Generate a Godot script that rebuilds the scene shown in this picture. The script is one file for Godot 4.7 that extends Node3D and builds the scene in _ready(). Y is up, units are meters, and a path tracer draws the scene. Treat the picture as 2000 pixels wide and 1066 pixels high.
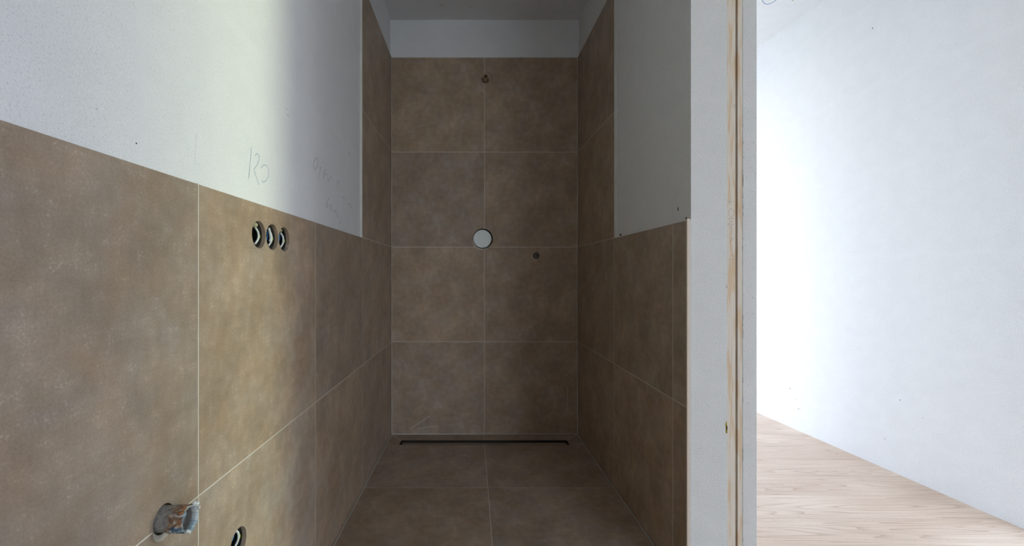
extends Node3D
# A tiled shower niche left unfinished, seen from the room in front of it; a white corridor lies to the right.
# Plan: x to the right, "depth" d runs away from the camera (z = -d). Camera stands at x = 0, d = 0.

const EYE := 1.0185
const D_BACK := 2.741          # tiled back wall
const SKEW := 0.0107           # both niche walls close in by 1 cm a metre
const L0 := -0.5323            # face of the left wall tiles at d = 0
const R0 := 0.7043             # face of the right wall tiles at d = 0
const PART_END := 1.38         # end of the partition
const J := 0.0014              # half a joint
const ROWS := [0.008, 0.593, 1.193, 1.794, 2.394]

var rng := RandomNumberGenerator.new()
var m_tile: Array = []
var m: Dictionary = {}

# ------------------------------------------------------------------ materials
func noise_img(freq: float, oct: int, seed_: int, w := 1024, h := 1024) -> PackedByteArray:
	var n := FastNoiseLite.new()
	n.noise_type = FastNoiseLite.TYPE_SIMPLEX_SMOOTH
	n.seed = seed_
	n.frequency = freq
	n.fractal_type = FastNoiseLite.FRACTAL_FBM if oct > 1 else FastNoiseLite.FRACTAL_NONE
	n.fractal_octaves = maxi(oct, 1)
	var im := n.get_seamless_image(w, h)
	im.convert(Image.FORMAT_L8)
	if w != 1024 or h != 1024:
		im.resize(1024, 1024, Image.INTERPOLATE_CUBIC)
	return im.get_data()

func rgb_tex(data: PackedByteArray, s := 1024) -> ImageTexture:
	var im := Image.create_from_data(s, s, false, Image.FORMAT_RGB8, data)
	im.generate_mipmaps()
	return ImageTexture.create_from_image(im)

func normal_tex(height: PackedByteArray, strength: float) -> ImageTexture:
	var im := Image.create_from_data(1024, 1024, false, Image.FORMAT_L8, height)
	im.convert(Image.FORMAT_RGBA8)
	im.bump_map_to_normal_map(strength)
	return ImageTexture.create_from_image(im)

func make_materials():
	# stoneware with a worn concrete look: clouds, fine vertical and horizontal brush marks, pale flecks
	var cloud := noise_img(0.0036, 5, 11)
	var mid := noise_img(0.018, 4, 23)
	var fine := noise_img(0.16, 3, 37)
	var up := noise_img(0.06, 3, 41, 1024, 128)
	var side := noise_img(0.06, 3, 43, 128, 1024)
	var tint := noise_img(0.006, 3, 59)
	var out := PackedByteArray()
	var hgt := PackedByteArray()
	out.resize(1024 * 1024 * 3)
	hgt.resize(1024 * 1024)
	for i in 1024 * 1024:
		var c := cloud[i] / 255.0 - 0.5
		var d := mid[i] / 255.0 - 0.5
		var f := fine[i] / 255.0 - 0.5
		var s := (up[i] + side[i]) / 510.0 - 0.5
		var v := 0.5 + c * 0.42 + d * 0.26 + f * 0.30 + s * 0.16
		if d > 0.08 and f + s * 0.6 > 0.20:
			v += (f + s * 0.6 - 0.20) * 1.3
		v = clampf(v, 0.0, 1.15)
		var w := (tint[i] / 255.0 - 0.5) * 9.0
		out[i * 3] = clampi(int(135 + 62 * v + w), 0, 255)
		out[i * 3 + 1] = clampi(int(117 + 62 * v), 0, 255)
		out[i * 3 + 2] = clampi(int(99 + 62 * v - w), 0, 255)
		hgt[i] = clampi(int(128 + (f * 0.7 + s * 0.5 + d * 0.3) * 120), 0, 255)
	var t_tile := rgb_tex(out)
	var t_tile_n := normal_tex(hgt, 1.2)
	for k in 4:
		var a := StandardMaterial3D.new()
		a.albedo_texture = t_tile
		a.albedo_color = [Color(1, 1, 1), Color(0.97, 0.965, 0.96), Color(1.0, 0.985, 0.965), Color(0.95, 0.95, 0.955)][k]
		a.roughness = 0.52
		a.metallic_specular = 0.42
		a.normal_enabled = true
		a.normal_texture = t_tile_n
		a.normal_scale = 0.5
		m_tile.append(a)
	# roller-painted plaster: orange-peel relief and small dark pores
	var orange := noise_img(0.09, 2, 71)
	var pores := noise_img(0.14, 1, 83)
	var patch := noise_img(0.004, 4, 97)
	var pl := PackedByteArray()
	pl.resize(1024 * 1024 * 3)
	for i in 1024 * 1024:
		var p := pores[i] / 255.0
		var v := 231.0 + (patch[i] / 255.0 - 0.5) * 3.5 + (orange[i] / 255.0 - 0.5) * 8.0
		if p < 0.17:
			v -= (0.17 - p) * 260.0
		var b := clampi(int(v), 120, 255)
		pl[i * 3] = b
		pl[i * 3 + 1] = b
		pl[i * 3 + 2] = clampi(b + 1, 0, 255)
	var t_pl := rgb_tex(pl)
	var t_pl_n := normal_tex(orange, 3.0)
	var a := StandardMaterial3D.new()
	a.albedo_texture = t_pl
	a.roughness = 0.9
	a.metallic_specular = 0.2
	a.normal_enabled = true
	a.normal_texture = t_pl_n
	a.normal_scale = 0.55
	a.uv1_triplanar = true
	a.uv1_world_triplanar = true
	a.uv1_scale = Vector3.ONE * 2.2
	m.plaster = a
	var rp: StandardMaterial3D = a.duplicate()
	rp.albedo_color = Color(1.0, 0.995, 0.975)
	rp.normal_scale = 1.0
	m.rough_plaster = rp
	# oak
	var n1 := FastNoiseLite.new()
	n1.seed = 5; n1.frequency = 1.0
	n1.fractal_octaves = 2
	var n2 := FastNoiseLite.new()
	n2.seed = 9; n2.frequency = 1.0
	n2.fractal_octaves = 2
	var wd := PackedByteArray()
	wd.resize(1024 * 1024 * 3)
	for y in 1024:
		var row := int(y / 128.0)
		var q := y / 1024.0 * 1.52
		for x in 1024:
			var u := x / 1024.0 * 2.4
			var g := n1.get_noise_2d(u * 0.34 + row * 17.0, q * 6.5) * 8.5
			var fr := g - floorf(g)
			var line := pow(1.0 - fr, 4.0) * 0.50
			var pore := n2.get_noise_2d(u * 2.2, q * 190.0)
			var v := 1.0 - line - clampf(pore, 0.0, 1.0) * 0.45 + n2.get_noise_2d(u * 1.3 + row * 9.0, q * 3.0) * 0.22
			var k := (y * 1024 + x) * 3
			wd[k] = clampi(int(160 + 54 * v), 0, 255)
			wd[k + 1] = clampi(int(126 + 63 * v), 0, 255)
			wd[k + 2] = clampi(int(101 + 66 * v), 0, 255)
	var oak := StandardMaterial3D.new()
	oak.albedo_texture = rgb_tex(wd)
	oak.roughness = 0.33
	oak.metallic_specular = 0.45
	m.oak = oak
	m.grout = plain(Color(0.83, 0.81, 0.77), 0.9)
	m.trim = plain(Color(0.86, 0.80, 0.73), 0.5)
	m.bead = plain(Color(0.83, 0.83, 0.80), 0.8)
	m.pine = pine_material()
	m.pencil = plain(Color(0.42, 0.42, 0.44), 0.8)
	m.blue_pen = plain(Color(0.25, 0.47, 0.62), 0.7)
	m.dark_spot = plain(Color(0.22, 0.22, 0.24), 0.9)
	m.black_plastic = plain(Color(0.035, 0.035, 0.038), 0.45)
	m.grey_plastic = plain(Color(0.35, 0.34, 0.33), 0.5)
	m.white_plastic = plain(Color(0.85, 0.86, 0.84), 0.45)
	m.blue_wire = plain(Color(0.10, 0.45, 0.70), 0.4)
	m.brown_wire = plain(Color(0.40, 0.22, 0.10), 0.4)
	m.earth_wire = plain(Color(0.55, 0.62, 0.12), 0.4)
	m.mortar = plain(Color(0.70, 0.67, 0.55), 0.95)
	m.steel = plain(Color(0.50, 0.48, 0.46), 0.4, 0.6)
	m.brass = plain(Color(0.74, 0.64, 0.54), 0.45, 0.35)
	m.paving = plain(Color(0.80, 0.76, 0.70), 0.95)
	m.cap = plain(Color(0.95, 0.98, 0.97), 0.55)
	m.scuff = plain(Color(0.76, 0.71, 0.66), 0.9)
	m.yellow = plain(Color(0.80, 0.72, 0.12), 0.8)
	m.frame = plain(Color(0.85, 0.86, 0.87), 0.4)
	var res := StandardMaterial3D.new()
	res.vertex_color_use_as_albedo = true
	res.roughness = 0.7
	m.residue = res

func plain(c: Color, rough: float, metal := 0.0) -> StandardMaterial3D:
	var a := StandardMaterial3D.new()
	a.albedo_color = c
	a.roughness = rough
	a.metallic = metal
	return a

func pine_material() -> StandardMaterial3D:
	# raw spruce: long upright grain with amber streaks and thin paint smears
	var n := FastNoiseLite.new()
	n.seed = 31; n.frequency = 1.0
	n.fractal_octaves = 3
	var d := PackedByteArray()
	d.resize(128 * 1024 * 3)
	for y in 1024:
		for x in 128:
			var g := n.get_noise_2d(x * 0.16, y * 0.006)
			var s := clampf(n.get_noise_2d(x * 0.035 + 40.0, y * 0.011) * 2.2 + 0.05, 0.0, 1.0)
			var k := (y * 128 + x) * 3
			d[k] = clampi(int(232 + 8 * g - 7 * s), 0, 255)
			d[k + 1] = clampi(int(220 + 10 * g - 22 * s), 0, 255)
			d[k + 2] = clampi(int(204 + 10 * g - 40 * s), 0, 255)
	var im := Image.create_from_data(128, 1024, false, Image.FORMAT_RGB8, d)
	var a := StandardMaterial3D.new()
	a.albedo_texture = ImageTexture.create_from_image(im)
	a.roughness = 0.75
	return a

# ------------------------------------------------------------------ mesh helpers
func begin() -> SurfaceTool:
	var st := SurfaceTool.new()
	st.begin(Mesh.PRIMITIVE_TRIANGLES)
	return st

func tri(st: SurfaceTool, a: Vector3, b: Vector3, c: Vector3, n: Vector3, ua := Vector2.ZERO, ub := Vector2.ZERO, uc := Vector2.ZERO):
	# a, b, c counter-clockwise seen from the front; Godot wants them clockwise
	if (b - a).cross(c - a).dot(n) < 0:
		var t := b; b = c; c = t
		var u := ub; ub = uc; uc = u
	for k in [[a, ua], [c, uc], [b, ub]]:
		st.set_normal(n)
		st.set_uv(k[1])
		st.add_vertex(k[0])

func quad(st: SurfaceTool, a: Vector3, b: Vector3, c: Vector3, d: Vector3, n: Vector3, uvs := []):
	if uvs.is_empty():
		uvs = [Vector2.ZERO, Vector2(1, 0), Vector2.ONE, Vector2(0, 1)]
	tri(st, a, b, c, n, uvs[0], uvs[1], uvs[2])
	tri(st, a, c, d, n, uvs[0], uvs[2], uvs[3])

func box(st: SurfaceTool, lo: Vector3, hi: Vector3, off := Vector2.ZERO, sc := 1.0):
	var c := [Vector3(lo.x, lo.y, lo.z), Vector3(hi.x, lo.y, lo.z), Vector3(hi.x, hi.y, lo.z), Vector3(lo.x, hi.y, lo.z), Vector3(lo.x, lo.y, hi.z), Vector3(hi.x, lo.y, hi.z), Vector3(hi.x, hi.y, hi.z), Vector3(lo.x, hi.y, hi.z)]
	for f in [[4, 5, 6, 7, Vector3(0, 0, 1)], [1, 0, 3, 2, Vector3(0, 0, -1)], [5, 1, 2, 6, Vector3(1, 0, 0)], [0, 4, 7, 3, Vector3(-1, 0, 0)], [7, 6, 2, 3, Vector3(0, 1, 0)], [0, 1, 5, 4, Vector3(0, -1, 0)]]:
		var n: Vector3 = f[4]
		var uv := []
		for k in 4:
			var p: Vector3 = c[f[k]]
			var q := Vector2(p.x, p.y) if absf(n.z) > 0.5 else (Vector2(p.z, p.y) if absf(n.x) > 0.5 else Vector2(p.x, p.z))
			uv.append(off + q * sc)
		quad(st, c[f[0]], c[f[1]], c[f[2]], c[f[3]], n, uv)

func prism(st: SurfaceTool, poly: PackedVector2Array, z0: float, z1: float, off := Vector2.ZERO, sc := 1.0):
	var p := poly.duplicate()
	if Geometry2D.is_polygon_clockwise(p):
		p.reverse()
	var idx := Geometry2D.triangulate_polygon(p)
	for k in range(0, idx.size(), 3):
		var a := p[idx[k]]; var b := p[idx[k + 1]]; var c := p[idx[k + 2]]
		tri(st, Vector3(a.x, a.y, z1), Vector3(b.x, b.y, z1), Vector3(c.x, c.y, z1), Vector3(0, 0, 1), off + a * sc, off + b * sc, off + c * sc)
		tri(st, Vector3(a.x, a.y, z0), Vector3(b.x, b.y, z0), Vector3(c.x, c.y, z0), Vector3(0, 0, -1), off + a * sc, off + b * sc, off + c * sc)
	for k in p.size():
		var a := p[k]; var b := p[(k + 1) % p.size()]
		var e := b - a
		if e.length() < 1e-6:
			continue
		quad(st, Vector3(a.x, a.y, z0), Vector3(b.x, b.y, z0), Vector3(b.x, b.y, z1), Vector3(a.x, a.y, z1), Vector3(e.y, -e.x, 0).normalized(), [off + a * sc, off + b * sc, off + (b + Vector2(0.01, 0.01)) * sc, off + (a + Vector2(0.01, 0.01)) * sc])

func circle(c: Vector2, r: float, n := 40) -> PackedVector2Array:
	var p := PackedVector2Array()
	for k in n:
		p.append(c + Vector2.from_angle(TAU * k / n) * r)
	return p

func lathe(st: SurfaceTool, prof: Array, segs := 32):
	# profile of (radius, z); turned about z
	for k in prof.size() - 1:
		var a: Vector2 = prof[k]; var b: Vector2 = prof[k + 1]
		var e := b - a
		if e.length() < 1e-7:
			continue
		var nn := Vector2(-e.y, e.x).normalized()   # to the left of the walk
		for s in segs:
			var u0 := Vector2.from_angle(TAU * s / segs); var u1 := Vector2.from_angle(TAU * (s + 1) / segs)
			var um := (u0 + u1).normalized()
			quad(st, Vector3(u0.x * a.x, u0.y * a.x, a.y), Vector3(u1.x * a.x, u1.y * a.x, a.y), Vector3(u1.x * b.x, u1.y * b.x, b.y), Vector3(u0.x * b.x, u0.y * b.x, b.y), Vector3(um.x * nn.x, um.y * nn.x, nn.y))

func tube(st: SurfaceTool, pts: Array, r: float, segs := 10):
	var c := Curve3D.new()
	for k in pts.size():
		var p: Vector3 = pts[k]
		var a: Vector3 = pts[maxi(k - 1, 0)]; var b: Vector3 = pts[mini(k + 1, pts.size() - 1)]
		c.add_point(p, -(b - a) / 6.0, (b - a) / 6.0)
	c.bake_interval = 0.003
	var q := c.get_baked_points()
	var prev_ring := []
	for k in q.size():
		var dir := (q[mini(k + 1, q.size() - 1)] - q[maxi(k - 1, 0)]).normalized()
		var s := dir.cross(Vector3(0.31, 0.2, 0.93)).normalized()
		var t := dir.cross(s)
		var ring := []
		for j in segs:
			ring.append(q[k] + (s * cos(TAU * j / segs) + t * sin(TAU * j / segs)) * r)
		if k > 0:
			for j in segs:
				var j1 := (j + 1) % segs
				var mid: Vector3 = (ring[j] + ring[j1]) * 0.5
				quad(st, prev_ring[j], prev_ring[j1], ring[j1], ring[j], (mid - q[k]).normalized())
		prev_ring = ring
		if k == 0 or k == q.size() - 1:
			for j in segs:
				tri(st, q[k], ring[j], ring[(j + 1) % segs], -dir if k == 0 else dir)

func part(called: String, st: SurfaceTool, mat: Material, parent: Node) -> MeshInstance3D:
	st.index()
	if mat is StandardMaterial3D and mat.normal_enabled and not mat.uv1_triplanar:
		st.generate_tangents()
	var o := MeshInstance3D.new()
	o.name = called
	o.mesh = st.commit()
	o.material_override = mat
	o.cast_shadow = GeometryInstance3D.SHADOW_CASTING_SETTING_ON
	parent.add_child(o, true)
	return o

func base(called: String, at: Transform3D, label: String, category := "", group := "", kind := "") -> Node3D:
	var o := Node3D.new()
	o.name = called
	add_child(o, true)
	o.transform = at
	o.set_meta("label", label)
	if category:
		o.set_meta("category", category)
	if group:
		o.set_meta("group", group)
	if kind:
		o.set_meta("kind", kind)
	return o

# ------------------------------------------------------------------ tiles
func tile_look() -> Material:
	return m_tile[rng.randi() % 4]

func tile_off() -> Vector2:
	return Vector2(rng.randf(), rng.randf())

const TS := 1.0 / 0.85    # texture repeats each 0.85 m
const TT := 0.0095        # tile thickness

func tile(parent: Node, u0: float, u1: float, v0: float, v1: float):
	# one rectangular tile with a softened arris; its face lies at z = 0
	var st := begin()
	var o := tile_off()
	var c := 0.0007
	var a := Vector2(u0 + J, v0 + J); var b := Vector2(u1 - J, v1 - J)
	var p := [a, Vector2(b.x, a.y), b, Vector2(a.x, b.y)]
	var i := [a + Vector2(c, c), Vector2(b.x - c, a.y + c), b - Vector2(c, c), Vector2(a.x + c, b.y - c)]
	quad(st, v3(i[0], 0), v3(i[1], 0), v3(i[2], 0), v3(i[3], 0), Vector3(0, 0, 1), [o + i[0] * TS, o + i[1] * TS, o + i[2] * TS, o + i[3] * TS])
	var nn := [Vector3(0, -1, 0), Vector3(1, 0, 0), Vector3(0, 1, 0), Vector3(-1, 0, 0)]
	for k in 4:
		var l := (k + 1) % 4
		var n: Vector3 = nn[k]
		quad(st, v3(p[k], -c), v3(p[l], -c), v3(i[l], 0), v3(i[k], 0), (n + Vector3(0, 0, 1)).normalized(), [o + p[k] * TS, o + p[l] * TS, o + i[l] * TS, o + i[k] * TS])
		quad(st, v3(p[k], -TT), v3(p[l], -TT), v3(p[l], -c), v3(p[k], -c), n, [o + p[k] * TS, o + p[l] * TS, o + i[l] * TS, o + i[k] * TS])
	part("tile", st, tile_look(), parent)

func v3(p: Vector2, z: float) -> Vector3:
	return Vector3(p.x, p.y, z)

func tile_poly(parent: Node, poly: PackedVector2Array, thick := TT, called := "tile"):
	var st := begin()
	prism(st, poly, -thick, 0.0, tile_off(), TS)
	part(called, st, tile_look(), parent)

func bitten(u0: float, u1: float, v0: float, v1: float, bites: Array) -> PackedVector2Array:
	var p := PackedVector2Array([Vector2(u0 + J, v0 + J), Vector2(u1 - J, v0 + J), Vector2(u1 - J, v1 - J), Vector2(u0 + J, v1 - J)])
	for b in bites:
		var r := Geometry2D.clip_polygons(p, b)
		p = r[0]
	return p

func tile_holes(parent: Node, u0: float, u1: float, v0: float, v1: float, holes: Array, r: float):
	# a tile drilled through, the holes side by side
	var st := begin()
	var o := tile_off()
	var a := Vector2(u0 + J, v0 + J); var b := Vector2(u1 - J, v1 - J)
	for h in holes.size():
		var c: Vector2 = holes[h]
		var lo := Vector2(a.x if h == 0 else (c.x + holes[h - 1].x) * 0.5, a.y)
		var hi := Vector2(b.x if h == holes.size() - 1 else (c.x + holes[h + 1].x) * 0.5, b.y)
		var ang := []
		for k in 48:
			ang.append(TAU * k / 48.0)
		for q in [lo, hi, Vector2(lo.x, hi.y), Vector2(hi.x, lo.y)]:
			ang.append(fposmod((q - c).angle(), TAU))
		ang.sort()
		for k in ang.size():
			var d0 := Vector2.from_angle(ang[k]); var d1 := Vector2.from_angle(ang[(k + 1) % ang.size()])
			var e0 := to_edge(c, d0, lo, hi); var e1 := to_edge(c, d1, lo, hi)
			var i0 := c + d0 * r; var i1 := c + d1 * r
			quad(st, v3(i0, 0), v3(e0, 0), v3(e1, 0), v3(i1, 0), Vector3(0, 0, 1), [o + i0 * TS, o + e0 * TS, o + e1 * TS, o + i1 * TS])
			quad(st, v3(i0, -TT), v3(i1, -TT), v3(i1, 0), v3(i0, 0), v3(-(d0 + d1).normalized(), 0), [o + i0 * TS, o + i1 * TS, o + i1 * TS, o + i0 * TS])
	var p := [a, Vector2(b.x, a.y), b, Vector2(a.x, b.y)]
	var nn := [Vector3(0, -1, 0), Vector3(1, 0, 0), Vector3(0, 1, 0), Vector3(-1, 0, 0)]
	for k in 4:
		quad(st, v3(p[k], -TT), v3(p[(k + 1) % 4], -TT), v3(p[(k + 1) % 4], 0), v3(p[k], 0), nn[k])
	part("tile", st, tile_look(), parent)

func to_edge(c: Vector2, d: Vector2, lo: Vector2, hi: Vector2) -> Vector2:
	var t := 1e9
	if d.x > 1e-6: t = minf(t, (hi.x - c.x) / d.x)
	if d.x < -1e-6: t = minf(t, (lo.x - c.x) / d.x)
	if d.y > 1e-6: t = minf(t, (hi.y - c.y) / d.y)
	if d.y < -1e-6: t = minf(t, (lo.y - c.y) / d.y)
	return c + d * t

func grout_lines(parent: Node, lines: Array):
	# [u0, v0, u1, v1]: joints filled a hair below the face
	var st := begin()
	for l in lines:
		if absf(l[0] - l[2]) < 1e-6:
			box(st, Vector3(l[0] - J, l[1], -TT), Vector3(l[0] + J, l[3], -0.0003))
		else:
			box(st, Vector3(l[0], l[1] - J, -TT), Vector3(l[2], l[1] + J, -0.0003))
	part("grout", st, m.grout, parent)

func stroke(st: SurfaceTool, pts: Array, w: float, z: float):
	# a pen or pencil line lying on a wall
	for k in pts.size() - 1:
		var a := Vector2(pts[k][0], pts[k][1]); var b := Vector2(pts[k + 1][0], pts[k + 1][1])
		var n := (b - a).normalized().orthogonal() * w * 0.5
		quad(st, v3(a + n, z), v3(b + n, z), v3(b - n, z), v3(a - n, z), Vector3(0, 0, 1))

func blob(st: SurfaceTool, c: Vector2, rx: float, ry: float, z: float, h: float, n := 9):
	# a low irregular crumb or splash
	var ring := []
	for k in n:
		var f := rng.randf_range(0.6, 1.25)
		ring.append(Vector3(c.x + cos(TAU * k / n) * rx * f, c.y + sin(TAU * k / n) * ry * f, z))
	var top := Vector3(c.x, c.y, z + h)
	for k in n:
		var a: Vector3 = ring[k]; var b: Vector3 = ring[(k + 1) % n]
		tri(st, a, b, top, Vector3((a.x + b.x) * 0.5 - c.x, (a.y + b.y) * 0.5 - c.y, maxf(rx, 0.001)).normalized())

func wall_core(parent: Node, lo: Vector3, hi: Vector3, holes: Array):
	# masonry with its plaster face, sockets and outlets drilled into it
	var core := CSGBox3D.new()
	core.name = "plaster"
	core.size = hi - lo
	core.position = (lo + hi) * 0.5
	core.material = m.plaster
	parent.add_child(core)
	for h in holes:
		var c := CSGCylinder3D.new()
		c.operation = CSGShape3D.OPERATION_SUBTRACTION
		c.radius = h[2]
		c.height = h[3] * 2.0
		c.sides = 40
		c.material = m.mortar
		c.rotation.x = PI / 2
		c.position = Vector3(h[0], h[1], hi.z) - core.position
		c.name = "recess"
		core.add_child(c, true)

# ------------------------------------------------------------------ scene
func _ready():
	rng.seed = 4711
	# camera: level, looking straight at the back wall, lens shifted
	var cam := Camera3D.new()
	cam.name = "camera"
	var f := 845.0
	cam.near = 0.05
	cam.far = 100.0
	cam.projection = Camera3D.PROJECTION_FRUSTUM
	cam.size = 1066.0 / f * cam.near
	cam.frustum_offset = Vector2(80.0, 3.0) / f * cam.near
	cam.position = Vector3(0, EYE, 0)
	add_child(cam)
	cam.current = true
	# sky and exposure
	var env := Environment.new()
	env.background_mode = Environment.BG_SKY
	var sm := ProceduralSkyMaterial.new()
	sm.sky_top_color = Color(0.75, 0.848, 0.97)
	sm.sky_horizon_color = Color(0.98, 0.975, 0.96)
	sm.ground_bottom_color = Color(0.50, 0.52, 0.50)
	sm.ground_horizon_color = Color(0.80, 0.84, 0.86)
	sm.sun_angle_max = 10.0
	var sky := Sky.new()
	sky.sky_material = sm
	env.sky = sky
	env.background_energy_multiplier = 5.0
	env.tonemap_mode = Environment.TONE_MAPPER_LINEAR
	env.tonemap_exposure = 1.54
	env.sdfgi_enabled = true
	env.ssao_enabled = true
	env.ssil_enabled = true
	var we := WorldEnvironment.new()
	we.name = "environment"
	we.environment = env
	add_child(we)
	# low veiled sun through the side window of the corridor
	var sun := DirectionalLight3D.new()
	sun.name = "sun"
	sun.light_color = Color(0.95, 1.0, 0.82)
	sun.light_energy = 0.27
	sun.light_angular_distance = 9.5
	sun.shadow_enabled = true
	sun.sky_mode = DirectionalLight3D.SKY_MODE_LIGHT_ONLY
	add_child(sun)
	sun.look_at_from_position(Vector3.ZERO, Vector3(-1.0, -0.17, 0.132), Vector3.UP)

	make_materials()
	build_left_wall()
	build_back_wall()
	build_partition()
	build_floor()
	build_shell()
	build_sockets()
	build_pipe_stub()
	build_outlets()
	build_drain()
	build_ceiling_wires()

func left_frame() -> Transform3D:
	# u runs away from the camera, v up, w out of the wall
	var x := Vector3(SKEW, 0, -1).normalized()
	return Transform3D(Basis(x, Vector3.UP, x.cross(Vector3.UP)), Vector3(L0, 0, 0))

const SOCKETS := [[1.0627, 1.1165], [1.1330, 1.1165], [1.2033, 1.1165], [0.971, 0.4155]]
const PIPE := [0.737, 0.603]

func build_left_wall():
	var w := base("wall_left", left_frame(), "long left wall, white plaster above brown stoneware tiles", "", "", "structure")
	var holes := []
	for s in SOCKETS:
		holes.append([s[0], s[1], 0.0345, 0.06])
	holes.append([PIPE[0], PIPE[1], 0.0252, 0.06])
	wall_core(w, Vector3(-2.85, -0.1, -0.27), Vector3(2.95, 2.84, -0.010), holes)
	var cols := [-0.369, 0.231, 0.831, 1.439, 2.036]
	for c in 4:
		for r in 2:
			var u0: float = cols[c]; var u1: float = cols[c + 1]; var v0: float = ROWS[r]; var v1: float = ROWS[r + 1]
			if c == 2 and r == 1:
				tile_holes(w, u0, u1, v0, v1, [Vector2(SOCKETS[0][0], SOCKETS[0][1]), Vector2(SOCKETS[1][0], SOCKETS[1][1]), Vector2(SOCKETS[2][0], SOCKETS[2][1])], 0.0335)
			elif c == 2 and r == 0:
				tile_holes(w, u0, u1, v0, v1, [Vector2(SOCKETS[3][0], SOCKETS[3][1])], 0.0335)
			elif c == 1:
				tile_poly(w, bitten(u0, u1, v0, v1, [circle(Vector2(PIPE[0] + 0.001, PIPE[1] - 0.001), 0.0242)]))
			else:
				tile(w, u0, u1, v0, v1)
	for r in 4:
		tile(w, 2.036, D_BACK - 0.006, ROWS[r], ROWS[r + 1])
	var g := []
	for u in [0.231, 0.831, 1.439]:
		g.append([u, 0.008, u, 1.193])
	g.append([2.036, 0.008, 2.036, 1.193])
	g.append([-0.369, 0.593, PIPE[0] - 0.0222, 0.593])
	g.append([PIPE[0] + 0.0222, 0.593, D_BACK, 0.593])
	g.append([2.036, 1.193, D_BACK, 1.193])
	g.append([2.036, 1.794, D_BACK, 1.794])
	grout_lines(w, g)
	var st := begin()
	box(st, Vector3(2.029, 1.194, -0.0105), Vector3(2.0372, 2.394, -0.0008))
	part("edge_trim", st, m.bead, w)
	# writing and marks on the plaster
	var z := -0.0096
	st = begin()
	for l in [[[1.0452, 1.3256], [1.0436, 1.3095], [1.0396, 1.2855], [1.0352, 1.2637], [1.0328, 1.2476]],
			[[1.0628, 1.3106], [1.0712, 1.3182], [1.0827, 1.316], [1.0832, 1.3064], [1.0712, 1.2893], [1.0566, 1.2746], [1.0628, 1.266], [1.0712, 1.2561], [1.081, 1.2421]],
			[[1.0914, 1.2868], [1.1061, 1.2986], [1.1221, 1.3011], [1.1324, 1.2912], [1.1306, 1.275], [1.1175, 1.2604], [1.1016, 1.253], [1.0941, 1.2579]]]:
		stroke(st, l, 0.0011, z)
	part("pen_writing", st, m.blue_pen, w)
	st = begin()
	for l in [[[1.4763, 1.4198], [1.4487, 1.3964], [1.4433, 1.3776], [1.4644, 1.3735], [1.4844, 1.3938], [1.4844, 1.4116], [1.4723, 1.4178]],
			[[1.5134, 1.3936], [1.5025, 1.3713], [1.4901, 1.3461]], [[1.4967, 1.3864], [1.5134, 1.3936]],
			[[1.5658, 1.3972], [1.5453, 1.386], [1.5479, 1.3795], [1.5631, 1.384], [1.5435, 1.3686], [1.5348, 1.3581]],
			[[1.5795, 1.3863], [1.5906, 1.3618], [1.6268, 1.3892]],
			[[1.6897, 1.3866], [1.7067, 1.3766], [1.7251, 1.3926]], [[1.7067, 1.3766], [1.6897, 1.3528]],
			[[1.7587, 1.3295], [1.7759, 1.3379], [1.7876, 1.3311]], [[1.8055, 1.336], [1.8115, 1.3262]], [[1.836, 1.3139], [1.8638, 1.3265], [1.8549, 1.315]], [[1.8676, 1.3059], [1.8845, 1.3217], [1.8937, 1.308]], [[1.8423, 1.5321], [1.8587, 1.5423], [1.8715, 1.5384]],
			[[1.6076, 1.3054], [1.5795, 1.2884], [1.5658, 1.2704], [1.5795, 1.2615], [1.5887, 1.2741], [1.5722, 1.2746]],
			[[1.622, 1.281], [1.6076, 1.2675], [1.6191, 1.2569], [1.6347, 1.2717], [1.622, 1.281]],
			[[1.6516, 1.2644], [1.6771, 1.2581]], [[1.6771, 1.2715], [1.6546, 1.2516]],
			[[1.7035, 1.2704], [1.6855, 1.2526], [1.6981, 1.2425], [1.7088, 1.2524]], [[1.7306, 1.2433], [1.7362, 1.2301], [1.7175, 1.221]]]:
		stroke(st, l, 0.0013, z)
	part("pencil_writing", st, m.pencil, w)
	st = begin()
	for d in [[1.2384, 1.4919, 0.002], [1.2485, 1.478, 0.0022], [1.256, 1.4765, 0.001], [0.6911, 1.2279, 0.0018], [0.6184, 1.2549, 0.0008]]:
		blob(st, Vector2(d[0], d[1]), d[2], d[2] * 0.8, z, 0.0003)
	stroke(st, [[0.838, 1.292], [0.837, 1.262], [0.836, 1.232]], 0.00025, z)
	part("paint_chips", st, m.dark_spot, w)
	st = begin()
	# setting-out lines round the sockets
	for l in [[[0.99, 1.152], [1.025, 1.151]], [[1.10, 1.151], [1.17, 1.1515]], [[1.19, 1.152], [1.27, 1.1525]], [[0.985, 1.081], [1.27, 1.082]]]:
		stroke(st, l, 0.0004, 0.0003)
	part("pencil_line", st, m.pencil, w)

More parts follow.
